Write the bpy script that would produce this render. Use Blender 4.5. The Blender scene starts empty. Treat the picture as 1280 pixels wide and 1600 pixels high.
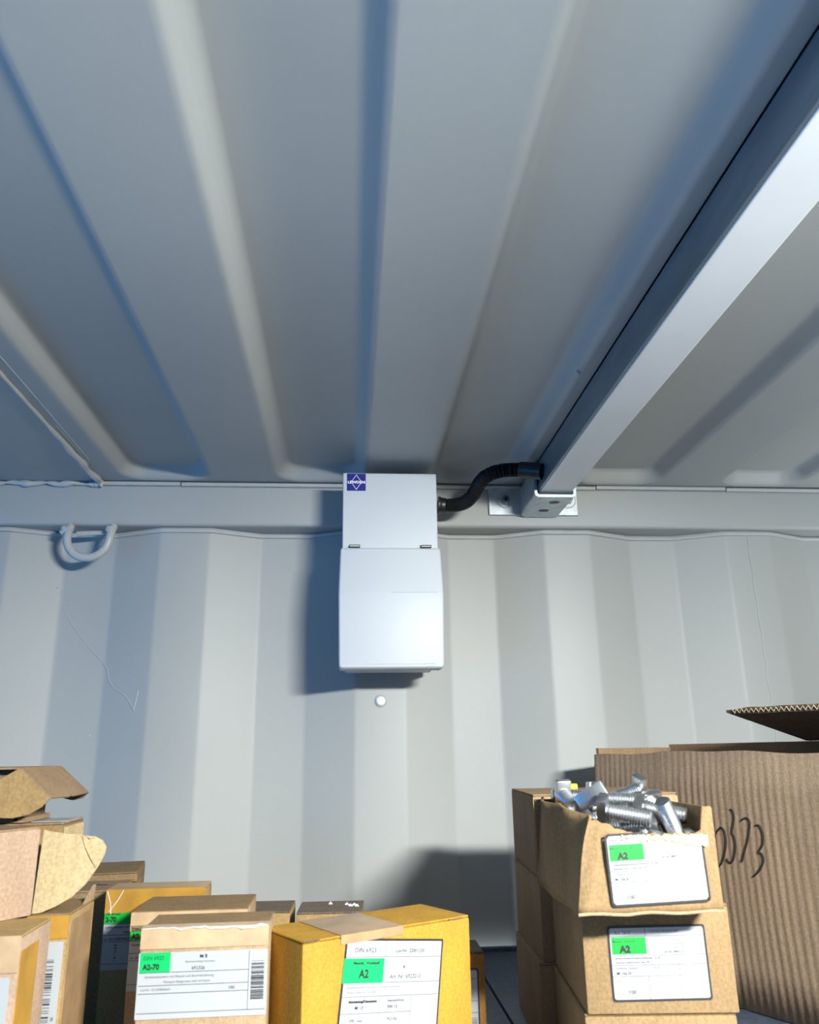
import bpy, bmesh, math, random
from mathutils import Vector, Matrix
random.seed(7)
SC = bpy.context.scene
C = SC.collection
CZ = 1.95                      # height of the phone above the container floor; z below is measured from it
# ------------------------------------------------------------------ camera
F_PX = 1230.0
M = Matrix(((0.9972, 0.0075, 0.0747), (-0.0736, 0.2944, 0.9529), (-0.0148, -0.9557, 0.2941)))
cd = bpy.data.cameras.new('camera'); cam = bpy.data.objects.new('camera', cd); C.objects.link(cam)
cd.sensor_fit = 'VERTICAL'; cd.sensor_height = 36.0; cd.sensor_width = 28.8; cd.lens = F_PX / 1600 * 36.0
cd.clip_start = 0.01; cd.clip_end = 50
xa, ya, za = M.col[0].normalized(), (-M.col[1]).normalized(), (-M.col[2]).normalized()
cam.matrix_world = Matrix(((xa.x, ya.x, za.x, 0), (xa.y, ya.y, za.y, 0), (xa.z, ya.z, za.z, CZ), (0, 0, 0, 1)))
cd.dof.use_dof = True; cd.dof.focus_distance = 0.92; cd.dof.aperture_fstop = 11.0
SC.camera = cam
# ------------------------------------------------------------------ world, lights, exposure
w = bpy.data.worlds.new('world'); SC.world = w; w.use_nodes = True
w.node_tree.nodes['Background'].inputs[0].default_value = (0.22, 0.38, 0.9, 1)
w.node_tree.nodes['Background'].inputs[1].default_value = 0.1
def area(name, loc, target, sx, sy, power, col):
    l = bpy.data.lights.new(name, 'AREA'); l.shape = 'RECTANGLE'; l.size = sx; l.size_y = sy
    l.energy = power; l.color = col
    o = bpy.data.objects.new(name, l); C.objects.link(o); o.location = (loc[0], loc[1], loc[2] + CZ)
    d = Vector((target[0] - loc[0], target[1] - loc[1], target[2] - loc[2]))
    o.rotation_euler = d.to_track_quat('-Z', 'X' if False else 'Y').to_euler(); return o
# hanging inspection lamp just right of the frame, an added fill from below, an added blue fill from the left
def lamp(name, loc, power, col, rad):
    l = bpy.data.lights.new(name, 'POINT'); l.energy = power; l.color = col; l.shadow_soft_size = rad
    o = bpy.data.objects.new(name, l); C.objects.link(o); o.location = (loc[0], loc[1], loc[2] + CZ); return o
lamp('tube_lamp', (0.53, -0.20, 0.32), 0.6, (0.97, 1.0, 0.95), 0.04)
area('tube_lamp_reflector', (0.53, -0.18, 0.315), (-0.15, 1.2, -1.15), 0.26, 0.05, 22.5, (0.98, 1.0, 0.96)).data.spread = math.radians(122)
area('floor_lamp_glow', (1.5, -0.45, -1.6), (0.1, 0.35, 0.4), 1.4, 1.0, 70.0, (0.90, 0.98, 1.0))  # added upward fill to brighten the ceiling, not a real lamp
area('added_blue_fill', (-1.95, -0.55, -0.7), (0.6, 0.0, 0.1), 1.6, 1.8, 34.0, (0.02, 0.38, 1.0))  # added blue fill, tints the left-facing slopes and shadows
SC.view_settings.view_transform = 'Standard'; SC.view_settings.look = 'None'
SC.view_settings.exposure = 0.0; SC.view_settings.gamma = 1.0; SC.view_settings.use_curve_mapping = False

# ------------------------------------------------------------------ calibration helper: ray of a photo pixel met with a plane
def ray(px, py): return M @ Vector((px - 640, py - 800, F_PX))
def on(px, py, ax, v):
    a = ray(px, py); return a * (v / a[ax])
# ------------------------------------------------------------------ materials
MATS = {}
def mat(name, col, rough=0.6, metal=0.0, vary=0.0, vscale=8.0, bump=0.0, bscale=300.0, stretch=(1, 1, 1), spec=0.5, speck=0.0, coat=0.0, trans=0.0):
    if name in MATS: return MATS[name]
    m = bpy.data.materials.new(name); m.use_nodes = True; nt = m.node_tree; n = nt.nodes; l = nt.links
    b = n['Principled BSDF']; b.inputs['Roughness'].default_value = rough; b.inputs['Metallic'].default_value = metal
    b.inputs['Specular IOR Level'].default_value = spec; b.inputs['Coat Weight'].default_value = coat
    b.inputs['Transmission Weight'].default_value = trans
    tc = n.new('ShaderNodeTexCoord'); mp = n.new('ShaderNodeMapping'); l.new(tc.outputs['Object'], mp.inputs[0]); mp.inputs['Scale'].default_value = stretch
    src = None
    c = (col[0], col[1], col[2], 1)
    if vary > 0:
        t = n.new('ShaderNodeTexNoise'); t.inputs['Scale'].default_value = vscale; t.inputs['Detail'].default_value = 6; l.new(mp.outputs[0], t.inputs['Vector'])
        r = n.new('ShaderNodeValToRGB'); r.color_ramp.elements[0].position = 0.3; r.color_ramp.elements[1].position = 0.72
        r.color_ramp.elements[0].color = (c[0] * (1 - vary), c[1] * (1 - vary), c[2] * (1 - vary), 1)
        r.color_ramp.elements[1].color = (min(1, c[0] * (1 + vary)), min(1, c[1] * (1 + vary)), min(1, c[2] * (1 + vary)), 1)
        l.new(t.outputs[0], r.inputs[0]); src = r.outputs[0]
    if speck > 0:
        t2 = n.new('ShaderNodeTexNoise'); t2.inputs['Scale'].default_value = 420; t2.inputs['Detail'].default_value = 3; l.new(tc.outputs['Object'], t2.inputs['Vector'])
        r2 = n.new('ShaderNodeValToRGB'); r2.color_ramp.elements[0].position = 0.36; r2.color_ramp.elements[1].position = 0.62
        r2.color_ramp.elements[0].color = (1 - speck,) * 3 + (1,); r2.color_ramp.elements[1].color = (1, 1, 1, 1)
        l.new(t2.outputs[0], r2.inputs[0])
        mx = n.new('ShaderNodeMix'); mx.data_type = 'RGBA'; mx.blend_type = 'MULTIPLY'; mx.inputs[0].default_value = 1
        if src: l.new(src, mx.inputs[6])
        else: mx.inputs[6].default_value = c
        l.new(r2.outputs[0], mx.inputs[7]); src = mx.outputs[2]
    if src: l.new(src, b.inputs['Base Color'])
    else: b.inputs['Base Color'].default_value = c
    if bump > 0:
        t3 = n.new('ShaderNodeTexNoise'); t3.inputs['Scale'].default_value = bscale; t3.inputs['Detail'].default_value = 4; l.new(mp.outputs[0], t3.inputs['Vector'])
        bp = n.new('ShaderNodeBump'); bp.inputs['Strength'].default_value = bump; bp.inputs['Distance'].default_value = 0.002
        l.new(t3.outputs[0], bp.inputs['Height']); l.new(bp.outputs[0], b.inputs['Normal'])
    MATS[name] = m; return m
PAINT = mat('grey_white_paint', (0.385, 0.396, 0.388), 0.5, vary=0.05, vscale=3, bump=0.06, bscale=180)
WELD = mat('painted_weld', (0.46, 0.475, 0.47), 0.45, bump=0.4, bscale=400)
FLOORM = mat('plywood_floor', (0.33, 0.25, 0.17), 0.7, vary=0.25, vscale=5, stretch=(1, 12, 1), bump=0.1)
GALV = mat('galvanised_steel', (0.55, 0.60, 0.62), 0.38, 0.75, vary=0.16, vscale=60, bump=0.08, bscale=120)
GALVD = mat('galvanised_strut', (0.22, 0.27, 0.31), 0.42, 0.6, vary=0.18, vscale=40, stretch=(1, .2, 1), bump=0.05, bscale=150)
TRUNK = mat('white_plastic_lid', (0.84, 0.84, 0.82), 0.5, vary=0.02, vscale=20)
SHELFM = mat('dark_blue_steel', (0.10, 0.13, 0.19), 0.4, 0.35, vary=0.25, vscale=90, bump=0.1, bscale=200, speck=0.3)
UNITW = mat('white_abs_plastic', (0.55, 0.585, 0.62), 0.5)
UNITB = mat('white_abs_body', (0.58, 0.61, 0.65), 0.5)
BLACKP = mat('black_polyamide', (0.012, 0.012, 0.015), 0.4)
HINGE = mat('dark_hinge', (0.05, 0.06, 0.055), 0.35)
LOGO = mat('logo_blue', (0.012, 0.015, 0.22), 0.35)
WHITE = mat('print_white', (0.92, 0.93, 0.94), 0.5)
PAPER = mat('label_paper', (0.385, 0.40, 0.415), 0.42, vary=0.02, vscale=30)
GREEN = mat('label_green', (0.0, 0.36, 0.03), 0.45)
GREEN2 = mat('label_green_mint', (0.0, 0.40, 0.10), 0.45)
INK = mat('ink_black', (0.015, 0.015, 0.018), 0.5)
GREYINK = mat('ink_grey', (0.07, 0.07, 0.075), 0.5)
PALEINK = mat('ink_pale', (0.18, 0.18, 0.19), 0.5)
STEEL = mat('zinc_plated_steel', (0.60, 0.61, 0.62), 0.34, 1.0, vary=0.1, vscale=80)
YELP = mat('yellow_plastic', (0.85, 0.70, 0.03), 0.4)
RINGM = mat('painted_ring', (0.45, 0.47, 0.46), 0.35, bump=0.15, bscale=250)
def card(name, col, **k):
    a = dict(rough=0.78, vary=0.12, vscale=22, bump=0.25, bscale=350, stretch=(2.2, 2.2, 0.6), spec=0.25, speck=0.22); a.update(k)
    return mat(name, col, **a)
K_TAN = card('cardboard_tan', (0.265, 0.172, 0.082))
K_YEL = card('cardboard_yellow', (0.43, 0.235, 0.028))
K_PALE = card('cardboard_pale', (0.40, 0.275, 0.16))
K_PINK = card('cardboard_pinkish', (0.429, 0.296, 0.207))
K_CREAM = card('cardboard_cream_inside', (0.42, 0.325, 0.18))
K_GOLD = card('cardboard_gold', (0.370, 0.244, 0.104))
K_DARK = card('cardboard_dusty_and_shaded', (0.185, 0.141, 0.104), speck=0.4)
K_BROWN = card('cardboard_brown', (0.311, 0.207, 0.118))
K_KRAFT = card('cardboard_fluted_kraft', (0.296, 0.215, 0.148), stretch=(5, 5, .5))
K_TORN = card('torn_paper_layer', (0.533, 0.414, 0.266), bump=0.9, bscale=260, stretch=(1, 1, 1))
K_ORANGE = card('cardboard_orange', (0.370, 0.178, 0.044))
TAPE = mat('brown_tape', (0.340, 0.215, 0.111), 0.34, vary=0.2, vscale=40, bump=0.25, bscale=60, coat=0.15)
TAPE_OR = mat('amber_tape', (0.414, 0.222, 0.037), 0.34, vary=0.22, vscale=35, bump=0.3, bscale=60, coat=0.15)
TAPE_CL = mat('clear_tape', (0.488, 0.340, 0.207), 0.34, vary=0.15, vscale=50, bump=0.4, bscale=80, coat=0.15)
WRINK = mat('clear_tape_wrinkle', (0.636, 0.607, 0.562), 0.15, bump=0.5, bscale=120, coat=0.8)

# ------------------------------------------------------------------ mesh helpers
class MB:
    def __init__(s): s.v = []; s.f = []
    def add(s, vs, fs):
        n = len(s.v); s.v += [tuple(p) for p in vs]; s.f += [tuple(i + n for i in f) for f in fs]; return s
    def box(s, x0, x1, y0, y1, z0, z1):
        return s.add([(x0, y0, z0), (x1, y0, z0), (x1, y1, z0), (x0, y1, z0), (x0, y0, z1), (x1, y0, z1), (x1, y1, z1), (x0, y1, z1)],
                     [(0, 3, 2, 1), (4, 5, 6, 7), (0, 1, 5, 4), (1, 2, 6, 5), (2, 3, 7, 6), (3, 0, 4, 7)])
    def bbox(s, x0, x1, y0, y1, z0, z1, r=0.002, seg=2):
        bm = bmesh.new(); bmesh.ops.create_cube(bm, size=1)
        for v in bm.verts: v.co = Vector(((x0 + x1) / 2 + v.co.x * (x1 - x0), (y0 + y1) / 2 + v.co.y * (y1 - y0), (z0 + z1) / 2 + v.co.z * (z1 - z0)))
        bmesh.ops.bevel(bm, geom=bm.edges[:], offset=r, segments=seg, affect='EDGES', profile=0.6)
        bm.verts.index_update(); s.add([v.co.copy() for v in bm.verts], [[v.index for v in f.verts] for f in bm.faces]); bm.free(); return s
    def tube(s, pts, r, seg=10, cap=True, flat=1.0):
        pts = [Vector(p) for p in pts]; n = len(pts); rs = r if isinstance(r, (list, tuple)) else [r] * n
        t0 = (pts[1] - pts[0]).normalized(); up = Vector((0, 0, 1)) if abs(t0.z) < 0.9 else Vector((0, 1, 0))
        a = t0.cross(up).normalized(); vs = []
        for i, p in enumerate(pts):
            t = ((pts[min(i + 1, n - 1)] - pts[max(i - 1, 0)])).normalized()
            a = (a - t * a.dot(t)).normalized(); b = t.cross(a)
            for k in range(seg):
                q = 2 * math.pi * k / seg; vs.append(p + (a * math.cos(q) + b * math.sin(q) * flat) * rs[i])
        fs = [(i * seg + k, i * seg + (k + 1) % seg, (i + 1) * seg + (k + 1) % seg, (i + 1) * seg + k) for i in range(n - 1) for k in range(seg)]
        if cap: fs += [tuple(range(seg - 1, -1, -1)), tuple((n - 1) * seg + k for k in range(seg))]
        return s.add(vs, fs)
    def prism(s, poly, t, fn):
        """outline poly (u,v) given thickness t; fn(u,v,w) -> point"""
        n = len(poly); vs = [fn(u, v, 0) for u, v in poly] + [fn(u, v, t) for u, v in poly]
        fs = [tuple(range(n)), tuple(range(2 * n - 1, n - 1, -1))] + [(i, n + i, n + (i + 1) % n, (i + 1) % n) for i in range(n)]
        return s.add(vs, fs)
    def lathe(s, prof, seg=16, ax='z'):
        vs = []
        for r, h in prof:
            for k in range(seg):
                q = 2 * math.pi * k / seg; x, y = r * math.cos(q), r * math.sin(q)
                vs.append((x, y, h) if ax == 'z' else (x, h, y))
        n = len(prof); fs = [(i * seg + k, i * seg + (k + 1) % seg, (i + 1) * seg + (k + 1) % seg, (i + 1) * seg + k) for i in range(n - 1) for k in range(seg)]
        fs += [tuple(range(seg - 1, -1, -1)), tuple((n - 1) * seg + k for k in range(seg))]
        return s.add(vs, fs)
    def mesh(s, name, m, smooth=False):
        me = bpy.data.meshes.new(name); me.from_pydata([tuple(v) for v in s.v], [], s.f); me.materials.append(m)
        bm = bmesh.new(); bm.from_mesh(me); bmesh.ops.recalc_face_normals(bm, faces=bm.faces[:]); bm.to_mesh(me); bm.free()
        if smooth: smooth_mesh(me, smooth if smooth is not True else 40)
        return me
    def build(s, name, m, parent=None, smooth=False):
        return link(name, s.mesh(name, m, smooth), parent)
def smooth_mesh(me, deg):
    me.polygons.foreach_set('use_smooth', [True] * len(me.polygons))
    bm = bmesh.new(); bm.from_mesh(me); lim = math.radians(deg)
    for e in bm.edges:
        if len(e.link_faces) == 2 and e.calc_face_angle(0) > lim: e.smooth = False
    bm.to_mesh(me); bm.free()
def link(name, me, parent=None):
    o = bpy.data.objects.new(name, me); C.objects.link(o)
    if parent is not None: o.parent = parent
    return o
def tag(o, label, cat, group=None):
    o['label'] = label; o['category'] = cat
    if group: o['group'] = group
    return o
def thing(name, label, cat, loc, rz=0, group=None):
    o = bpy.data.objects.new(name, None); C.objects.link(o); o.empty_display_size = 0.02
    o.location = (loc[0], loc[1], loc[2] + CZ); o.rotation_euler = (0, 0, rz)
    return tag(o, label, cat, group)
def struct(o, label=None):
    o['kind'] = 'structure'
    if label: o['label'] = label; o['category'] = o.name.split('_')[0]
    return o
def up(o): o.location.z += CZ; return o

# ================================================================== SETTING
X0, X1 = -2.0, 3.1
YN, YF = 1.213, 1.247          # corrugation crests and troughs of the side wall
PER = 0.3045; A0 = -0.296      # a crest starts at A0
def wall_y(x):
    u = ((x - A0) % PER) / PER * 4
    if u < 1: return YN
    if u < 2: return YN + (YF - YN) * (u - 1)
    if u < 3: return YF
    return YF - (YF - YN) * (u - 3)
def wall_profile():
    xs = []; k = math.floor((X0 - A0) / PER)
    x = A0 + k * PER
    while x < X1:
        for q in range(4):
            for d in (-0.0035, 0, 0.0035): xs.append(x + q * PER / 4 + d)
        x += PER
    pts = []
    for x in xs:
        y = (wall_y(x - 0.0035) + 2 * wall_y(x) + wall_y(x + 0.0035)) / 4
        pts.append((x, y))
    return pts
WP = wall_profile()
mb = MB(); n = len(WP)
zs = (-1.95, -0.3, 0.1, 0.42)
mb.add([(x, y, z) for z in zs for x, y in WP], [(r * n + i, r * n + i + 1, (r + 1) * n + i + 1, (r + 1) * n + i) for r in range(3) for i in range(n - 1)])
mb.add([(x, y + 0.003, z) for z in zs for x, y in WP], [(r * n + i, (r + 1) * n + i, (r + 1) * n + i + 1, r * n + i + 1) for r in range(3) for i in range(n - 1)])
me = bpy.data.meshes.new('wall_back'); me.from_pydata(mb.v, [], mb.f); me.materials.append(PAINT); smooth_mesh(me, 60)
wall = up(struct(link('wall_back', me)))
# seams on that wall: the weld under the rail, a vertical sheet joint and a hairline crack in the paint
MB().tube([(x, y - 0.001, 0.341 + 0.0006 * math.sin(x * 90)) for x, y in WP], 0.0036, 8).build('weld_seam', WELD, wall, True)
sx = 0.655
MB().tube([(sx + 0.0012 * math.sin(i * 1.9) * (1 if i % 3 else .3), wall_y(sx), 0.338 - i * 0.015) for i in range(30)], 0.0011, 6).build('sheet_joint', WELD, wall, True)
pl = [(100, 950), (108, 968), (122, 990), (140, 1012), (160, 1035), (168, 1045), (170, 1062), (178, 1076), (195, 1086), (204, 1100), (208, 1112), (216, 1080)]
cr = []
for px, py in pl:
    p = on(px, py, 1, 1.22)
    for _ in range(3): p = on(px, py, 1, wall_y(p.x) - 0.0002)
    cr.append(p)
MB().tube(cr, 0.0007, 5).build('paint_crack', WELD, wall, True)
mk = MB()
for px, py in [(107, 945), (95, 925), (90, 918), (140, 1150)]: 
    p = on(px, py, 1, 1.22)
    for _ in range(3): p = on(px, py, 1, wall_y(p.x))
    mk.tube([p + Vector((0, .001, 0)), p + Vector((0, -.0012, 0))], [0.0022, 0.001], 7)
mk.build('paint_blister', WELD, wall, True)

# top side rail
rail = up(struct(MB().bbox(X0, X1, 1.2, 1.262, 0.3455, 0.4135, 0.0065, 3).build('trim_1', PAINT, None, 50)))
# painted seam where roof sheet and rail meet; steps where sheets lap
sm = MB()
for a, b, dz in ((-0.392, -0.268, .0005), (-0.266, 0.40, 0), (0.402, 0.62, .0012), (0.622, X1, 0)):
    sm.tube([(a, 1.1975, 0.4125 + dz), (b, 1.1975, 0.4125 + dz)], 0.0034, 8)
sm.build('roof_seam', WELD, rail, True)
bead = MB(); pts = []; rs = []
for i in range(120):
    x = -1.2 + i * 0.0068; pts.append((x, 1.1965 - 0.001 * math.sin(i * 1.3), 0.4115 + 0.0012 * math.sin(i * .9))); rs.append(0.004 + 0.0014 * math.sin(i * .75) + 0.0008 * math.sin(i * 2.1))
bead.tube(pts, rs, 8); bead.build('weld_bead', WELD, rail, True)
kn = MB(); random.seed(3)
for k in range(9):
    c = Vector((-0.393 + random.uniform(-.008, .008), 1.193 + random.uniform(-.004, .002), 0.412 + random.uniform(-.006, .004)))
    kn.tube([c, c + Vector((random.uniform(-.006, .006), random.uniform(-.003, .003), random.uniform(-.004, .004)))], [0.0032, 0.0012], 7)
kn.build('weld_spatter', WELD, rail, True)

# roof: pressed sheet with recessed troughs that stop short of the rail
ZL, DEP = 0.4175, 0.021
RP, RC, RH = 0.2385, -0.0455, 0.0605
def roof_z(x, y):
    u = (x - RC + RP / 2) % RP - RP / 2
    r = 0.030; yc = 1.182
    qx = abs(u) - (RH - r); qy = (y - yc) + r
    d = (math.hypot(max(qx, 0), max(qy, 0)) + min(max(qx, qy), 0)) - r
    t = min(1, max(0, 0.5 - d / 0.0155))
    t = t * t * (3 - 2 * t) * .35 + t * .65
    return ZL + DEP * t
xs = [-0.40 + i * 0.0045 for i in range(int((X1 + 0.40) / 0.0045) + 1)]
ys = [-1.13, -.6, -.2, .1, .3, .5, .7, .85, 0.95, 1.05, 1.1] + [1.12 + i * 0.0042 for i in range(22)]
nx = len(xs)
mb = MB().add([(x, y, roof_z(x, y)) for y in ys for x in xs], [(j * nx + i, j * nx + i + 1, (j + 1) * nx + i + 1, (j + 1) * nx + i) for j in range(len(ys) - 1) for i in range(nx - 1)])
me = bpy.data.meshes.new('ceiling'); me.from_pydata(mb.v, [], mb.f); me.materials.append(PAINT); smooth_mesh(me, 80)
md = struct(up(link('ceiling', me))); 
so = md.modifiers.new('thickness', 'SOLIDIFY'); so.thickness = 0.003; so.offset = 1
# flat corner plate with its weld and a ground line beside it
plate = MB().box(X0, -0.394, -1.13, 1.2, 0.4155, 0.4215).build('corner_plate', PAINT, md)
pts = []; rs = []
for i in range(90):
    y = 0.3 + i * 0.01; k = max(0, (y - 0.96) / 0.24)
    pts.append((-0.3935 + 0.0022 * math.sin(i * .8) * k, y, 0.4155)); rs.append(0.0024 + 0.0030 * min(1, k * 2) + 0.001 * math.sin(i * 1.1) * min(1, .3 + k))
MB().tube(pts, rs, 8).build('plate_weld', WELD, md, True)
MB().tube([(-0.378, 0.3, 0.4174), (-0.379, 0.9, 0.4174), (-0.381, 1.105, 0.4174)], 0.0007, 5).build('ground_line', WELD, md, True)
MB().tube([(-0.384, 0.98, 0.4174), (-0.3855, 1.12, 0.4174)], 0.0007, 5).build('ground_line', WELD, md, True)
MB().tube([(0.26, 0.80, 0.4180), (0.262, 0.806, 0.4165)], [0.0025, 0.0012], 7).build('paint_blister', WELD, md, True)
# the rest of the container shell
LOWBOUNCE = mat('low_bounce_dark_wall', (0.09, 0.08, 0.07), 0.8, vary=0.2, vscale=4)  # dark tone added to the unseen walls to cut bounced light
struct(MB().box(X0, X1, -1.16, -1.13, 0, 1.95 + 0.43).build('wall_front', LOWBOUNCE))
struct(MB().box(X1, X1 + 0.03, -1.16, 1.25, 0, 2.40).build('wall_right', LOWBOUNCE))
struct(MB().box(X0, X1, -1.16, 1.25, -0.03, 0).build('floor', FLOORM))

# ================================================================== SHELF
ZS = -0.26
sh = thing('steel_shelf', 'dark blue steel plank shelf along the wall carrying all the cartons', 'shelf', (0, 0, ZS))
px0 = -0.835
plank_me = None
for i in range(9):
    xa_ = px0 + i * 0.2005
    if plank_me is None:
        m_ = MB(); m_.bbox(0, 0.198, 0.20, 1.196, -0.028, 0, 0.002, 2)
        plank_me = m_.mesh('plank', SHELFM, 40)
        rib = MB(); rib.add([(0.045, .205, 0), (0.0465, .205, .0009), (0.0480, .205, 0), (0.045, 1.16, 0), (0.0465, 1.16, .0009), (0.0480, 1.16, 0)], [(0, 1, 4, 3), (1, 2, 5, 4), (0, 2, 1), (3, 4, 5)])
        rib_me = rib.mesh('rib', SHELFM)
    o = link('plank', plank_me, sh); o.location = (xa_, 0, 0)
    r_ = link('rib', rib_me, o)
MB().box(px0, px0 + 1.8, 1.198, 1.208, -0.03, 0.004).build('back_lip', SHELFM, sh)
MB().box(px0, px0 + 1.8, 0.184, 0.198, -0.07, 0.0).build('front_beam', SHELFM, sh)
for x in (px0 + 0.01, px0 + 1.75):
    for y in (0.205, 1.13): MB().box(x, x + 0.04, y, y + 0.04, -(1.95 - 0.26), -0.0285).build('leg', SHELFM, sh)

# ================================================================== FIXTURES
# --- distribution unit
un = thing('distribution_unit', 'white plastic electrical distribution unit with hinged lid below the roof', 'fuse box', (0.058, 1.2, 0.113))
MB().bbox(-0.064, 0.064, -0.082, 0, 0.004, 0.283, 0.003, 3).build('back_box', UNITB, un, 40)
uc = MB().bbox(-0.0695, 0.0690, -0.1, -0.078, 0.171, 0.2865, 0.0022, 3).build('upper_cover', UNITW, un, 40)
# lid: shallow bulged front in two planes
prof = [(-0.074, 0.0), (-0.1045, 0.0), (-0.1075, 0.002), (-0.1085, 0.006), (-0.1115, 0.104), (-0.111, 0.106), (-0.1035, 0.169), (-0.1015, 0.1715), (-0.098, 0.1725), (-0.074, 0.1725)]
lid = MB(); xsl = [(-0.0725, 0.0028), (-0.0710, 0.0008), (-0.0690, 0.0), (0.0685, 0.0), (0.0708, 0.0008), (0.0724, 0.0028)]
vs = []
for x, ins in xsl:
    for y, z in prof:
        bul = 1 + 0.022 * math.sin(min(1, z / 0.17) * math.pi)
        zz = 0.0 + (z - 0.086) * (1 - ins / 0.09) + 0.086
        vs.append((x * bul, y + (ins if y < -0.08 else 0), zz))
npf = len(prof)
fs = [(i * npf + j, i * npf + j + 1, (i + 1) * npf + j + 1, (i + 1) * npf + j) for i in range(5) for j in range(npf - 1)]
fs += [tuple(range(npf)), tuple(5 * npf + j for j in range(npf - 1, -1, -1))] + [(i * npf, (i + 1) * npf, (i + 1) * npf + npf - 1, i * npf + npf - 1) for i in range(5)]
lido = lid.add(vs, fs).build('hinged_lid', UNITW, un, 25)
MB().bbox(-0.0, 0.066, -0.1122, -0.1108, 0.1045, 0.1058, 0.0004, 1).build('lid_ridge', UNITW, lido)
MB().bbox(-0.03, 0.060, -0.1092, -0.1080, 0.0055, 0.0065, 0.0004, 1).build('lid_ridge', UNITW, lido)
for x in (-0.0595, 0.0435):
    h = MB().tube([(x, -0.1015, 0.1735), (x + 0.0155, -0.1015, 0.1735)], 0.0027, 10).build('hinge', HINGE, un, True)
    MB().box(x + 0.001, x + 0.0145, -0.1048, -0.104, 0.1732, 0.1740).build('hinge_pin', WHITE, h)
def text_mesh(body, size, m, align='LEFT', name='printed_text', xs=1.0, bold=0.0):
    cu = bpy.data.curves.new(name, 'FONT'); cu.body = body; cu.size = size; cu.align_x = align; cu.resolution_u = 2; cu.offset = bold + size * 0.016
    ob = bpy.data.objects.new('tmp', cu); C.objects.link(ob)
    bpy.context.view_layer.update()
    me = bpy.data.meshes.new_from_object(ob.evaluated_get(bpy.context.evaluated_depsgraph_get()))
    bpy.data.objects.remove(ob); bpy.data.curves.remove(cu)
    if xs != 1.0:
        for v in me.vertices: v.co.x *= xs
    me.materials.clear(); me.materials.append(m); me.name = name; return me
def flat_rect(x0, y0, x1, y1, z): return [(x0, y0, z), (x1, y0, z), (x1, y1, z), (x0, y1, z)]
lg = MB(); lg.box(0, 0.0275, 0, 0.0265, 0, 0.0005); lgo = lg.build('logo_label', LOGO, un)
lgo.location = (-0.0635, -0.1002, 0.2585); lgo.rotation_euler = (math.pi / 2, 0, 0)
lgo['label'] = 'dark blue square logo label with white diamond'
dm = MB(); c = (0.01375, 0.01325); R1, R2 = 0.0112, 0.0101
for a in range(4):
    q0, q1 = math.pi / 2 * a + math.pi / 2, math.pi / 2 * (a + 1) + math.pi / 2
    f = lambda q, r: (c[0] + math.cos(q) * r * 0.72, c[1] + math.sin(q) * r * 1.06, 0.0007)
    def lerp(A, B, t): return tuple(A[i] + (B[i] - A[i]) * t for i in range(3))
    for t0, t1 in ((0, .74), ) if a in (0, 2) else ((.26, 1), ):
        pass
    A, B, A2, B2 = f(q0, R1), f(q1, R1), f(q0, R2), f(q1, R2)
    s0, s1 = (0.0, 0.82) if a in (0, 2) else (0.18, 1.0)
    dm.add([lerp(A, B, s0), lerp(A, B, s1), lerp(A2, B2, s1), lerp(A2, B2, s0)], [(0, 1, 2, 3)])
dm.build('diamond_mark', WHITE, lgo)
t = link('printed_text', text_mesh('LEWDEN', 0.0056, WHITE, 'CENTER', xs=1.12, bold=0.00012), lgo); t.location = (0.01375, 0.0113, 0.0007)

# --- black flexible conduit from the unit to the strut
wp = [(684, 789, 1.145), (696, 790, 1.145), (712, 789, 1.14), (728, 784, 1.13), (741, 771, 1.12), (748, 757, 1.11), (760, 744, 1.10), (780, 736, 1.09), (805, 734, 1.08), (828, 735, 1.07), (848, 737, 1.06)]
ctl = [on(a, b, 1, y) for a, b, y in wp]
def catmull(P, n):
    out = []
    for i in range(len(P) - 1):
        p0, p1, p2, p3 = P[max(i - 1, 0)], P[i], P[i + 1], P[min(i + 2, len(P) - 1)]
        for k in range(n):
            t = k / n; out.append(0.5 * ((2 * p1) + (p2 - p0) * t + (2 * p0 - 5 * p1 + 4 * p2 - p3) * t * t + (3 * p1 - p0 - 3 * p2 + p3) * t ** 3))
    return out + [P[-1]]
path = catmull(ctl, 26)
base = path[0].copy()
cdt = thing('flexible_conduit', 'black corrugated flexible conduit curving from the white unit to the ceiling strut', 'conduit', base)
hose = [p - base for p in path]
acc = 0; rr = []
for i, p in enumerate(hose):
    if i: acc += (p - hose[i - 1]).length
    rr.append(0.0100 + (0.0010 if (acc / 0.0021) % 1 < 0.55 else -0.0006))
MB().tube(hose[28:-40], rr[28:-40], 14).build('hose', BLACKP, cdt, 30)
MB().tube(hose[0:30:4], [0.0135, 0.0135, 0.0132, 0.0125, 0.0122, 0.0122, 0.0118, 0.0116], 14).build('gland', BLACKP, cdt, 30)
MB().tube(hose[-44::6], 0.0122, 14).build('gland', BLACKP, cdt, 30)

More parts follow.
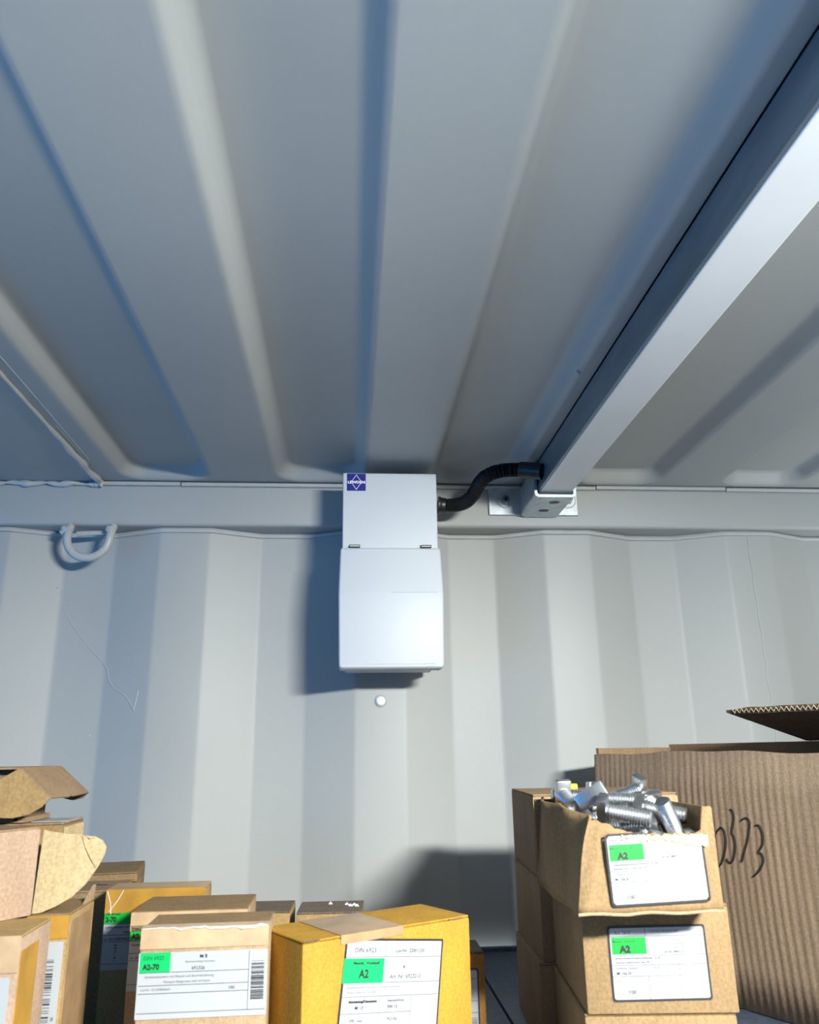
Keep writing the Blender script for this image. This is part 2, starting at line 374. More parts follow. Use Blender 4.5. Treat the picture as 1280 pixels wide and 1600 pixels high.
# --- ceiling strut with white lid, and its wall bracket
st = thing('ceiling_strut', 'galvanised steel strut with white plastic cover strip running under the roof', 'beam', (0.304, 0, 0.372))
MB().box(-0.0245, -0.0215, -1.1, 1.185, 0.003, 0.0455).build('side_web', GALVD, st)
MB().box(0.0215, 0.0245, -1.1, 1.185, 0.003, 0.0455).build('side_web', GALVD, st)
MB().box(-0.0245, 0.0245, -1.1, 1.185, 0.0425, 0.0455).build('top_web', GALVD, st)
MB().bbox(-0.0225, 0.0255, -1.1, 1.13, -0.0015, 0.0030, 0.0012, 2).build('cover_strip', TRUNK, st)
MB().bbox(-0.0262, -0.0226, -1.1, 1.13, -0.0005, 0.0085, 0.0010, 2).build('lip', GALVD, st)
br = thing('strut_bracket', 'galvanised U bracket bolted to the rail holding the strut end', 'bracket', (0.304, 1.2, 0.362))
def U(y0, y1):
    m_ = MB(); t = 0.0042; o = []; i_ = []
    r = 0.007; wdt = 0.0315; hh = 0.045
    def arc(cx, cz, rad, a0, a1): return [(cx + rad * math.cos(a), cz + rad * math.sin(a)) for a in [a0 + (a1 - a0) * k / 5 for k in range(6)]]
    out = [(-wdt, hh)] + arc(-wdt + r, r, r, math.pi, 1.5 * math.pi) + arc(wdt - r, r, r, 1.5 * math.pi, 2 * math.pi) + [(wdt, hh)]
    inn = [(-wdt + t, hh)] + arc(-wdt + r, r, r - t, math.pi, 1.5 * math.pi) + arc(wdt - r, r, r - t, 1.5 * math.pi, 2 * math.pi) + [(wdt - t, hh)]
    n_ = len(out)
    vs = [(x, y0, z) for x, z in out] + [(x, y0, z) for x, z in inn] + [(x, y1, z) for x, z in out] + [(x, y1, z) for x, z in inn]
    fs = []
    for k in range(n_ - 1):
        fs += [(k, k + 1, 2 * n_ + k + 1, 2 * n_ + k), (n_ + k + 1, n_ + k, 3 * n_ + k, 3 * n_ + k + 1), (k + 1, k, n_ + k, n_ + k + 1), (2 * n_ + k, 2 * n_ + k + 1, 3 * n_ + k + 1, 3 * n_ + k)]
    fs += [(0, 2 * n_, 3 * n_, n_), (n_ - 1, n_ + n_ - 1, 4 * n_ - 1, 3 * n_ - 1)]
    return m_.add(vs, fs)
chn = U(-0.108, -0.004).build('channel', GALV, br, 35)
for y, x in ((-0.082, 0.004), (-0.040, -0.002)):
    hl = MB().lathe([(0.0066, -0.0001), (0.0066, -0.0004)], 16).build('slot_hole', BLACKP, chn); hl.location = (x, y, 0); hl.scale = (1.25, .9, 1)
for sx_ in (-1, 1):
    wx0, wx1 = (-0.082, -0.0265) if sx_ < 0 else (0.0265, 0.064)
    wg = MB().bbox(wx0, wx1, -0.0048, -0.0003, 0.003, 0.051, 0.0008, 1).build('wing_plate', GALV, br)
    bx = -0.055 if sx_ < 0 else 0.047
    wa = MB().lathe([(0.0135, -0.0049), (0.0135, -0.0066), (0.0125, -0.0072)], 22, 'y').build('washer', GALV, wg, 30); wa.location = (bx, 0, 0.028)
    hx = MB().lathe([(0.0075, -0.0072), (0.0075, -0.0116), (0.0062, -0.0125)], 6, 'y').build('bolt_head', GALVD, wg, 20); hx.location = (bx, 0, 0.028)
    dn = MB().lathe([(0.0035, -0.0124), (0.003, -0.0138), (0.001, -0.0140)], 10, 'y').build('bolt_end', BLACKP, wg); dn.location = (bx, 0, 0.028)

# --- lashing ring welded under the rail
lr = thing('lashing_ring', 'round bar lashing ring welded beneath the rail, painted grey', 'ring', (-0.398, 1.2, 0.285))
ringp = []
for k in range(25):
    a = math.pi + math.pi * k / 24
    ringp.append((0.0315 * math.cos(a), 0.002 - 0.006 * math.sin(-a) * 0, 0.038 + 0.032 * math.sin(a)))
ringp = [(-0.0315, 0.012, 0.058), (-0.0318, 0.006, 0.048)] + ringp + [(0.0325, 0.004, 0.048), (0.0335, 0.010, 0.058)]
MB().tube([(x, y - 0.012, z) for x, y, z in ringp], 0.0062, 12).build('ring_bar', RINGM, lr, True)
random.seed(11)
for sgn in (-1, 1):
    bl = MB()
    for k in range(5):
        c = Vector((sgn * 0.0325 + random.uniform(-.007, .007), -0.006 + random.uniform(-.004, .006), 0.0515 + random.uniform(-.003, .0035)))
        bl.tube([c - Vector((.006 * random.random(), 0, .004)), c, c + Vector((.006 * random.random(), .002, .003))], [0.0035, 0.0062, 0.0030], 8)
    bl.build('weld_lump', WELD, lr, True)
MB().tube([(-0.022, 0.004, 0.047), (0.0, 0.004, 0.0485), (0.022, 0.006, 0.050)], [0.0045, 0.004, 0.003], 10).build('cross_rod', RINGM, lr, True)

# --- plug on the wall
pg = thing('wall_plug', 'small round cream plug set in the corrugated wall under the unit', 'plug', (0.047, 1.213, 0.077))
MB().lathe([(0.0092, 0.0), (0.0090, -0.0012), (0.0078, -0.0022)], 20, 'y').build('rim', PAINT, pg, 30)
MB().lathe([(0.0070, -0.0022), (0.0066, -0.0042), (0.0045, -0.0058), (0.0015, -0.0064)], 18, 'y').build('cap', WHITE, pg, 60)

# ================================================================== CARTONS
def carton(name, label, loc, rz, w_, d_, h_, m, group=None, cat='box', top='flaps', topmat=None, bev=0.0018, hollow=False):
    o = thing(name, label, cat, loc, math.radians(rz), group)
    tt = 0.0016
    MB().bbox(0, w_, 0, d_, 0.0, h_ - tt, bev, 2).build('body', m, o, 40)
    tm = topmat or m
    if top == 'flaps':      # two flaps that meet over the middle
        for a, b in ((0.0004, d_ / 2 - 0.0005), (d_ / 2 + 0.0005, d_ - 0.0004)):
            MB().bbox(0.0005, w_ - 0.0005, a, b, h_ - tt, h_, 0.0005, 1).build('top_flap', tm, o)
    elif top == 'flapsy':
        for a, b in ((0.0004, w_ / 2 - 0.0005), (w_ / 2 + 0.0005, w_ - 0.0004)):
            MB().bbox(a, b, 0.0005, d_ - 0.0005, h_ - tt, h_, 0.0005, 1).build('top_flap', tm, o)
    elif top == 'lid':
        MB().bbox(0.0002, w_ - 0.0002, 0.0006, d_ - 0.0002, h_ - tt, h_, 0.0006, 1).build('lid', tm, o)
    o['_wdh'] = 0
    del o['_wdh']
    return o
def face_uv(o, px, py, dy=0.0):
    """where a photo pixel meets the front face of a carton, in its own (x, z)"""
    rz = o.rotation_euler.z; nrm = Vector((math.sin(rz), -math.cos(rz), 0)); p0 = Vector(o.location) - Vector((0, 0, CZ))
    a = ray(px, py); t = p0.dot(nrm) / a.dot(nrm); p = a * t - p0
    return p.x * math.cos(rz) + p.y * math.sin(rz), p.z
def make_label(box, x0, z0, wl, hl, items, border=True, rot=0.0, y=-0.0003, rad=0.002, name='label', clip=None):
    """paper label on the front face; items in millimetre-free units 0..1 across and 0..1 up"""
    def rrect(a, b, c_, d__, r, n_=4):
        P = []
        for cx, cy, q in ((c_ - r, d__ - r, 0), (a + r, d__ - r, 1), (a + r, b + r, 2), (c_ - r, b + r, 3)):
            for k in range(n_ + 1):
                an = math.pi / 2 * (q + k / n_); P.append((cx + r * math.cos(an), cy + r * math.sin(an)))
        return P
    e = 0.0016 if border else 0
    outline = clip or rrect(e, e, wl - e, hl - e, rad * .8)
    lb = MB().prism(outline, 0.0003, lambda u, v, t_: (u, v, t_)).build(name, PAPER, box)
    lb.location = (x0, y, z0); lb.rotation_euler = (math.pi / 2, 0, 0)
    if rot: lb.rotation_euler = Matrix.Rotation(math.radians(90), 3, 'X').to_euler(); lb.rotation_euler = (Matrix.Rotation(math.radians(90), 3, 'X') @ Matrix.Rotation(math.radians(rot), 3, 'Z')).to_euler()
    if border:
        bo = rrect(0, 0, wl, hl, rad) if not clip else [(wl / 2 + (u - wl / 2) * (1 + 2 * e / wl), hl / 2 + (v - hl / 2) * (1 + 2 * e / hl)) for u, v in clip]
        MB().prism(bo, 0.00012, lambda u, v, t_: (u, v, t_)).build('border', INK, lb)
    lines = MB(); bars = MB(); nb = 0
    for it in items:
        k = it[0]
        if k == 'g':
            MB().prism([(it[1] * wl, it[2] * hl), (it[3] * wl, it[2] * hl), (it[3] * wl, it[4] * hl), (it[1] * wl, it[4] * hl)], 0.00008, lambda u, v, t_: (u, v, 0.00032 + t_)).build('green_patch', it[5], lb)
        elif k == 'h': lines.add(flat_rect(it[1] * wl, it[3] * hl - 0.00022, it[2] * wl, it[3] * hl + 0.00022, 0.00036), [(0, 1, 2, 3)])
        elif k == 'v': lines.add(flat_rect(it[1] * wl - 0.0002, it[2] * hl, it[1] * wl + 0.0002, it[3] * hl, 0.00036), [(0, 1, 2, 3)])
        elif k == 't':
            me_ = text_mesh(it[1], it[4] * hl, it[5], it[6] if len(it) > 6 else 'LEFT', xs=it[7] if len(it) > 7 else 1.0, bold=it[8] if len(it) > 8 else 0.0)
            ob = link('printed_text', me_, lb); ob.location = (it[2] * wl, it[3] * hl, 0.00046)
        elif k == 'bar':      # 1-D barcode, bars stacked upwards
            random.seed(it[5]); v = it[2]
            while v < it[4]:
                t_ = random.choice((.006, .006, .010, .016)); g_ = random.choice((.006, .009, .013, .02, .028))
                bars.add(flat_rect(it[1] * wl, v * hl, it[3] * wl, min(it[4], v + t_) * hl, 0.00038), [(0, 1, 2, 3)]); v += t_ + g_; nb += 1
        elif k == 'tri': lines.add([(it[1] * wl, it[2] * hl, 0.00036), (it[3] * wl, it[4] * hl, 0.00036), (it[5] * wl, it[6] * hl, 0.00036)], [(0, 1, 2)])
    if lines.f: lines.build('printed_rules', GREYINK, lb)
    if nb: bars.build('barcode', INK, lb)
    return lb
GI, PI_, IK = GREYINK, PALEINK, INK
BOLTLAB = [('g', .035, .62, .385, .845, GREEN), ('h', .02, .985, .855), ('v', .385, .855, .985), ('h', .385, .985, .60), ('h', .02, .985, .475), ('v', .70, .03, .475), ('h', .02, .70, .33), ('v', .38, .03, .33),
    ('t', 'Art. 2615', .07, .885, .062, GI), ('t', 'Material / Werkstoff', .045, .775, .052, IK, 'LEFT', .78), ('t', 'A2', .115, .645, .125, IK, 'LEFT', 1.05, .0004),
    ('t', 'Art-Nr. 888021021 S', .56, .625, .05, GI, 'LEFT', .82), ('t', 'Ankerschienenschrauben,Ausf\u00fchrung: Typ 38/15', .06, .555, .042, GI, 'LEFT', .86), ('t', 'Hammer head screws, type 38/15', .06, .50, .042, GI, 'LEFT', .95),
    ('t', 'Abmessung, Dimension', .06, .425, .052, PI_, 'LEFT', .66), ('t', 'Antrieb, Drive', .43, .425, .052, PI_, 'LEFT', .66), ('t', 'M 10x30', .06, .35, .062, IK, 'LEFT', 1.0),
    ('t', 'VPE / box', .06, .25, .05, PI_, 'LEFT', .85), ('t', '100', .16, .10, .075, IK, 'LEFT', 1.05), ('h', .66, .76, .745), ('h', .66, .76, .705), ('v', .76, .705, .745)]
LOT = [('t', 'LOT-Nr. HR2022010801', .44, .895, .058, PI_, 'LEFT', .72), ('v', .64, .77, .80)]

# ---- right-hand stacks: one kind of carton, two columns of three
HB = 0.0735; BW, BD = 0.1125, 0.145
FB = (0.178, 0.655); BBk = (0.1795, 0.806)
kk = 'brown fastener cartons in the right-hand stacks'
for i, lab in enumerate(['brown carton at the bottom of the rear stack right of the shadowed wall', 'brown carton in the middle of the rear stack, left side in shade', 'closed brown carton on top of the rear stack behind the loose bolts']):
    dx = (-.003, 0.002, 0.0)[i]
    o = carton('fastener_carton', lab, (BBk[0] + dx, BBk[1] + (0, .002, 0)[i], ZS + HB * i), (-3, -2.2, -3)[i], 0.142, 0.143, HB, K_BROWN, kk, top='lid', topmat=K_BROWN)  # rear cartons made wider to block lamp light leaking onto the wall
    if i == 2:
        MB().prism([(0, 0), (0.142, 0), (0.142, .016), (0, .016)], 0.0012, lambda u, v, t_: (u, -0.0016 + t_, HB - 0.019 + v)).build('tuck_flap', K_PALE, o)
        make_label(o, 0.036, 0.004, 0.073, 0.05, [], True)
o = carton('fastener_carton', 'brown carton at the bottom of the front stack, only its top strip showing', (FB[0] - .002, FB[1] + .002, ZS), -5, BW, BD, HB, K_TAN, kk, top='lid')
o = carton('fastener_carton', 'brown carton with green A2 label directly under the torn carton', (FB[0], FB[1], ZS + HB), -5, BW, BD, HB, K_TAN, kk, top='lid')
u0, v0 = face_uv(o, 958, 1566); u1, v1 = face_uv(o, 1100, 1445); ub, _ = face_uv(o, 951, 1447)
make_label(o, (u0 + ub) / 2 - .0005, v0, u1 - u0 + .0005, v1 - v0, BOLTLAB + LOT, True, rot=0.6)

# ---- torn open carton with bolts on top of the front stack
ZT = ZS + 2 * HB
tc_ = thing('torn_bolt_carton', 'torn open brown carton full of loose bolts on the front stack', 'box', (0.1655, 0.616, ZT), math.radians(-1.5))
TW, TD = 0.1075, 0.150
th = 0.0022
def jag(i, s): return math.sin(i * 2.3) * .5 * s + math.sin(i * 5.1 + 1) * .3 * s + math.sin(i * 9.7) * .2 * s
MB().box(0.003, TW, 0.003, TD, 0.0004, 0.0175).build('base', K_TAN, tc_)
# front and crumpled left side: one continuous bent sheet, columns from the right end of the front to the back of the left side
cols = []
NF = 30
for i in range(NF + 1):
    t = i / NF; x_b = TW - t * (TW - 0.0005); x_t = TW - 0.001 - t * (TW - 0.0155)
    # torn rim height along the front
    if t < 0.085: zt = 0.0725 - 0.0006 * (i % 2)
    elif t < 0.12: zt = 0.0560
    else:
        zt = 0.0535 + 0.0125 * max(0, (t - 0.62) / 0.38) ** 1.2 + jag(i, 0.0016)
    cols.append(((x_b, 0.0), (x_t, 0.001 + 0.004 * t * t), zt))
NL = 18
for i in range(1, NL + 1):
    t = i / NL
    bx_, by_ = 0.0005 + 0.004 * t * 0 + 0.0012 * math.sin(t * 9), TD * t
    # top bulges outwards to the left, crumpled
    tx = 0.0155 + (-0.0065 - 0.0155) * min(1, t / 0.50) + max(0, t - 0.50) * 0.032 + 0.0012 * math.sin(t * 26) * (1 - t)
    ty = 0.005 + (TD - 0.005) * t
    zt = 0.066 + 0.0075 * min(1, t / 0.35) + jag(i, .0008)
    cols.append(((bx_, by_), (tx, ty), zt))
sheet = MB(); NR = 9; g = []
for ci, (b_, t_, zt) in enumerate(cols):
    for r in range(NR + 1):
        s = r / NR; e = s ** 1.25
        x = b_[0] + (t_[0] - b_[0]) * e; y = b_[1] + (t_[1] - b_[1]) * e
        if ci > NF - 6:
            a = (ci - NF + 6) / 10; cr_ = math.exp(-((ci - NF - 3) / 6.0) ** 2)
            x += 0.0022 * math.sin(s * 5 + ci * 1.1) * cr_ * s; y += 0.0020 * math.sin(ci * 1.5 + s * 2.2) * cr_
        g.append((x, y, zt * s))
nc = len(cols); r1 = NR + 1
fsh = [(c_ * r1 + r, (c_ + 1) * r1 + r, (c_ + 1) * r1 + r + 1, c_ * r1 + r + 1) for c_ in range(nc - 1) for r in range(NR)]
sheet.add(g, fsh)
me = bpy.data.meshes.new('front_wall'); me.from_pydata(sheet.v, [], sheet.f); me.materials.append(K_TAN); smooth_mesh(me, 50)
fw = link('front_wall', me, tc_)
so = fw.modifiers.new('board', 'SOLIDIFY'); so.thickness = 0.0020; so.offset = 1
MB().box(TW - th, TW, 0.001, TD, 0.0004, 0.0715).build('side_wall', K_TAN, tc_)
MB().box(0.002, TW, TD - th, TD, 0.0004, 0.0715).build('back_wall', K_TAN, tc_)
# peeled paper layer under the torn rim
strip = []; hi = []
for i in range(27):
    t = 0.07 + i / 26 * 0.68; x = TW - t * (TW - 0.012)
    hi.append((x, 0.0532 + jag(i * 1.7, 0.0014))); strip.append((x, 0.0448 + 0.0075 * (t - .07) * 1.4 + jag(i * 2.9 + 4, 0.0018)))
ts = MB(); n_ = len(hi)
ts.add([(x, -0.0026, z) for x, z in hi] + [(x, -0.0022, z) for x, z in strip] + [(x, 0.002, z + .0003) for x, z in hi], [(i, i + 1, n_ + i + 1, n_ + i) for i in range(n_ - 1)] + [(i, 2 * n_ + i, 2 * n_ + i + 1, i + 1) for i in range(n_ - 1)])
tso = ts.build('torn_edge', K_TORN, tc_); tso['label'] = 'pale torn paper edge'
# curled bottom lip
MB().tube([(TW * k / 12, -0.0012 - 0.0008 * math.sin(k * 2), 0.0008 + 0.0006 * math.sin(k * 1.3)) for k in range(13)], 0.0011, 6).build('bottom_lip', K_PALE, tc_, True)
u0, v0 = face_uv(tc_, 957, 1418); u1, v1 = face_uv(tc_, 1098, 1300); ub, _ = face_uv(tc_, 945, 1302)
LW, LH = u1 - u0 + .0008, v1 - v0
clipp = [(0.0035, 0.0017), (LW - 0.0035, 0.0017), (LW - 0.0017, 0.0035), (LW - 0.0017, LH * .80), (LW * .86, LH * .81), (LW * .72, LH * .835), (LW * .62, LH * .86), (LW * .52, LH * .90), (LW * .44, LH * .945), (LW * .38, LH - 0.0017), (0.0035, LH - 0.0017), (0.0017, LH - 0.0035), (0.0017, 0.0035)]
tl = make_label(tc_, (u0 + ub) / 2, v0, LW, LH, [i for i in BOLTLAB if i not in (('h', .02, .985, .855), ('v', .385, .855, .985))], False, rot=2.0, y=-0.0012, clip=clipp)
bd = MB()      # black frame, missing where the paper was torn off
fr = [(LW * .40, LH), (0.0030, LH), (0.0008, LH - .0008), (0, LH - 0.0030), (0, 0.0030), (0.0008, 0.0008), (0.0030, 0), (LW - 0.0030, 0), (LW - .0008, .0008), (LW, 0.0030), (LW, LH * .80)]
for (a0, b0), (a1, b1) in zip(fr[:-1], fr[1:]):
    d = Vector((a1 - a0, b1 - b0)); nn = Vector((-d.y, d.x)).normalized() * 0.0017
    bd.add([(a0, b0, .0004), (a1, b1, .0004), (a1 + nn.x, b1 + nn.y, .0004), (a0 + nn.x, b0 + nn.y, .0004)], [(0, 1, 2, 3)])
bd.build('border', INK, tl)

# ---- bolts (poses settled once by gravity, stored here)
BOLTS = []
#BOLTS_BEGIN
BOLTS = [(0.1922, 0.7085, -0.0882, 0.337, 0.332, -0.624, -0.622), (0.2192, 0.6489, -0.0882, 0.702, 0.703, 0.077, 0.083), (0.225, 0.7145, -0.0882, 0.52, 0.517, -0.483, -0.479), (0.2453, 0.6977, -0.0881, 0.697, -0.711, -0.067, 0.065),
  (0.2335, 0.7545, -0.0821, -0.007, 0.638, -0.011, -0.77), (0.2649, 0.6799, -0.0821, 0.54, 0.459, 0.443, -0.55), (0.1981, 0.6771, -0.0818, 0.353, -0.144, 0.617, 0.688), (0.2589, 0.7406, -0.0815, 0.776, -0.051, 0.629, -0.023),
  (0.2053, 0.7518, -0.081, 0.226, -0.527, -0.33, -0.75), (0.2336, 0.6633, -0.0808, 0.609, -0.166, -0.594, -0.499), (0.1895, 0.6348, -0.0775, 0.17, 0.052, 0.783, -0.596), (0.216, 0.6347, -0.0774, 0.296, 0.463, -0.341, -0.763),
  (0.2227, 0.685, -0.0759, 0.282, -0.9, 0.085, 0.322), (0.259, 0.631, -0.0719, 0.576, 0.143, 0.786, 0.174), (0.2347, 0.7309, -0.0705, 0.06, 0.592, -0.213, -0.775), (0.2616, 0.7033, -0.0704, 0.466, -0.583, 0.294, -0.597),
  (0.1845, 0.7177, -0.0674, 0.512, 0.484, -0.5, 0.503), (0.2183, 0.7447, -0.0665, 0.361, -0.671, -0.633, -0.138), (0.2196, 0.7141, -0.0658, 0.667, -0.024, 0.398, -0.629), (0.2555, 0.6422, -0.0641, 0.217, 0.067, 0.949, 0.22),
  (0.197, 0.7042, -0.0615, 0.772, -0.335, 0.425, 0.333), (0.2336, 0.6472, -0.0605, 0.153, -0.607, 0.261, -0.735), (0.2332, 0.6987, -0.0597, 0.104, 0.38, -0.688, -0.609), (0.185, 0.669, -0.0571, 0.517, -0.477, -0.496, 0.509),
  (0.2579, 0.7129, -0.0566, 0.643, 0.761, 0.029, 0.084), (0.2052, 0.6917, -0.0555, 0.424, -0.793, -0.13, 0.417), (0.1969, 0.7449, -0.0542, 0.366, -0.077, -0.872, -0.316), (0.202, 0.6425, -0.0454, 0.37, -0.653, 0.003, 0.661),
  (0.238, 0.6628, -0.0445, 0.281, 0.439, -0.469, -0.713), (0.2595, 0.7079, -0.0422, 0.036, 0.074, -0.528, -0.845), (0.1909, 0.7262, -0.0418, 0.223, -0.581, 0.19, 0.76), (0.2193, 0.7548, -0.0397, 0.012, 0.722, -0.007, 0.692),
  (0.2145, 0.7001, -0.0386, 0.163, 0.612, -0.301, -0.713), (0.1841, 0.7031, -0.0364, 0.542, -0.447, -0.439, -0.561), (0.1953, 0.6589, -0.0341, 0.033, 0.312, 0.62, -0.719), (0.2544, 0.7222, -0.034, 0.737, 0.037, 0.61, 0.29)]
#BOLTS_END
thp = [(0.0010, -0.0335)]
for i in range(15):
    z = -0.0330 + i * 0.00212; thp += [(0.0056, z), (0.0066, z + 0.0010)]
thp += [(0.0065, -0.0005), (0.0065, 0.0)]
shank_me = MB().lathe(thp, 12).mesh('threaded_shank', STEEL, 25)
hd = MB(); hd.bbox(-0.0129, 0.0129, -0.0065, 0.0065, 0.0, 0.0076, 0.0016, 2); head_me = hd.mesh('hammer_head', STEEL, 35)
for i, (x, y, z, qw, qx, qy, qz) in enumerate(BOLTS):
    b = thing('hammer_head_bolt', 'loose zinc plated hammer head bolt heaped in the torn carton', 'bolt', (x, y, z), 0, 'bolts heaped in the torn carton')
    b.rotation_mode = 'QUATERNION'; b.rotation_quaternion = (qw, qx, qy, qz)
    link('threaded_shank', shank_me, b); link('hammer_head', head_me, b)

# ---- small yellow sleeve on the rear stack
p = on(893, 1229, 2, ZS + 3 * HB + .004)
ys_ = thing('yellow_sleeve', 'tiny yellow plastic sleeve lying on the rear carton', 'sleeve', (p.x, p.y, ZS + 3 * HB))
MB().tube([(-0.0055, 0, 0.0036), (-0.002, 0.0002, 0.0036), (0.0058, 0.001, 0.0036)], [0.0033, 0.0034, 0.0034], 12, cap=False).build('tube', YELP, ys_, True)
MB().tube([(-0.0056, 0, 0.0036), (-0.0050, 0, 0.0036)], 0.0022, 10).build('bore', BLACKP, ys_)

# ---- large fluted kraft carton on the right
Cx, Cy = 0.3255, 1.082; dirx, diry = 0.4512, -0.8924; ang = math.degrees(math.atan2(diry, dirx))
big = thing('fluted_carton', 'large open kraft carton with coarse vertical flutes and handwritten number', 'box', (Cx, Cy, ZS + 0.001), math.radians(ang))
# local x runs along the long face towards the viewer, local -y? : outward normal of that face is local -y rotated
BL, BWD = 0.62, 0.15
zc = -ZS            # eye level above the shelf
def flute_panel(y0, z_top, nx_, amp, name, m, sag):
    P = MB(); vs = []; rows = 6
    for i in range(nx_ + 1):
        x = BL * i / nx_
        off = amp * (0.75 + 0.5 * math.sin(x * 47) * math.sin(x * 13)) * math.cos(x / 0.0092 * 2 * math.pi + 1.2 * math.sin(x * 31))
        zt = z_top + sag(x)
        for r in range(rows + 1):
            s = r / rows
            bow = -0.010 * math.sin(math.pi * min(1, x / 0.5)) * math.sin(math.pi * s) * 0.5
            curl = 0.003 * max(0, s - .85) / .15
            vs.append((x, y0 + off * (1 if s < 1 else .4) + bow + curl, zt * s))
    fs = [(i * (rows + 1) + r, (i + 1) * (rows + 1) + r, (i + 1) * (rows + 1) + r + 1, i * (rows + 1) + r + 1) for i in range(nx_) for r in range(rows)]
    me_ = bpy.data.meshes.new(name); me_.from_pydata(vs, [], fs); me_.materials.append(m); smooth_mesh(me_, 60)
    o_ = link(name, me_, big); s_ = o_.modifiers.new('board', 'SOLIDIFY'); s_.thickness = 0.006; s_.offset = -1; return o_
long_panel = flute_panel(0, zc - 0.004, 540, 0.00032, 'long_panel', K_KRAFT, lambda x: 0.003 * math.sin(x * 11) * min(1, max(0, (x - .04) / .12)) + 0.0008 * math.sin(x * 60) - 0.001)
MB().box(0.004, BL, BWD - 0.005, BWD, 0, zc + 0.007).build('far_panel', K_BROWN, big)
MB().box(0.001, 0.006, 0.006, BWD - 0.005, 0, zc + 0.003).build('end_panel', K_BROWN, big)
MB().box(BL - 0.005, BL, 0.006, BWD - 0.005, 0, zc + 0.003).build('end_panel', K_BROWN, big)
MB().box(0.006, BL - 0.005, 0.006, BWD - 0.005, 0, 0.005).build('base', K_BROWN, big)
# raised flap hinged on the far panel: thick board whose cut edge shows its flutes
def loc_of(px, py, Y):
    p = on(px, py, 1, Y) - Vector((Cx, Cy, ZS)); a = math.radians(ang)
    return Vector((p.x * math.cos(a) + p.y * math.sin(a), -p.x * math.sin(a) + p.y * math.cos(a), p.z))
tip = loc_of(1135, 1113, 0.96); out2 = loc_of(1280, 1106, 0.84)
hz_ = zc + 0.0075
ou = (out2 - tip); far_out = tip + ou * 2.3
h0 = Vector((0.215, BWD - 0.002, hz_)); h1 = Vector((0.55, BWD - 0.002, hz_))
fl = MB(); N_ = 26; tp = []; bt = []
for i in range(N_ + 1):
    t = i / N_; a = tip.lerp(far_out, t); b = h0.lerp(h1, t)
    j = Vector((0, jag(i * 1.3, 0.0012), jag(i * 2.1, 0.0009)))
    thk = 0.0072 if i > 2 else 0.003 + 0.0015 * i
    tp += [a + j + Vector((0, 0, thk / 2)), b + Vector((0, 0, .0072))]; bt += [a + j * .5 - Vector((0, 0, thk / 2)), b]
n2 = len(tp)
fs = []
for i in range(N_):
    q = 2 * i
    fs += [(q, q + 1, q + 3, q + 2), (n2 + q, n2 + q + 2, n2 + q + 3, n2 + q + 1), (q, q + 2, n2 + q + 2, n2 + q), (q + 1, n2 + q + 1, n2 + q + 3, q + 3)]
fs += [(0, n2, n2 + 1, 1), (n2 - 2, n2 - 1, 2 * n2 - 1, 2 * n2 - 2)]
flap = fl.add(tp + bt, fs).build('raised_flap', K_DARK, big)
# fluted cut edge: zig-zag liner between the two faces
zz = MB(); pts = []
L_ = (far_out - tip).length; nz = int(L_ / 0.0035)
e1 = (far_out - tip).normalized(); nrm_ = e1.cross(Vector((0, 0, 1))).normalized()
if nrm_.y > 0: nrm_ = -nrm_
for i in range(3, nz):
    p_ = tip + e1 * (L_ * i / nz) + nrm_ * 0.0011; pts.append(p_ + Vector((0, 0, 0.0022 if i % 2 else -0.0022)))
zz.tube(pts, 0.0007, 5); zz.build('flute_edge', K_TORN, flap)
MB().tube([loc_of(1262, 1152, 0.98), loc_of(1268, 1157, 0.975), loc_of(1274, 1153, 0.98)], [0.001, 0.0022, 0.001], 6).build('torn_scrap', K_DARK, flap)
# handwritten number in black marker on the long panel
strokes = [[(1131, 1292), (1124, 1300), (1119, 1318), (1120, 1340), (1124, 1354), (1131, 1350), (1137, 1334), (1139, 1316), (1136, 1298), (1130, 1292)],
           [(1145, 1264), (1149, 1268), (1151, 1278), (1149, 1292), (1148, 1301), (1152, 1308), (1154, 1322), (1152, 1338), (1148, 1347), (1143, 1346), (1141, 1341)],
           [(1162, 1282), (1166, 1279), (1171, 1278), (1175, 1282), (1176, 1290), (1174, 1307), (1169, 1328), (1164, 1346)],
           [(1185, 1290), (1189, 1289), (1193, 1294), (1197, 1305), (1196, 1320), (1191, 1330), (1196, 1335), (1198, 1344), (1195, 1354), (1188, 1364), (1182, 1369)]]
for s_ in strokes:
    P = []
    for px, py in s_:
        u_, v_ = face_uv(big, px, py); s1 = v_ / (zc - .004)
        bow = -0.010 * math.sin(math.pi * min(1, u_ / 0.5)) * math.sin(math.pi * s1) * 0.5
        P.append(Vector((u_, bow - 0.0003, v_)))
    MB().tube(catmull(P, 5), 0.0010, 6).build('marker_stroke', INK, long_panel)

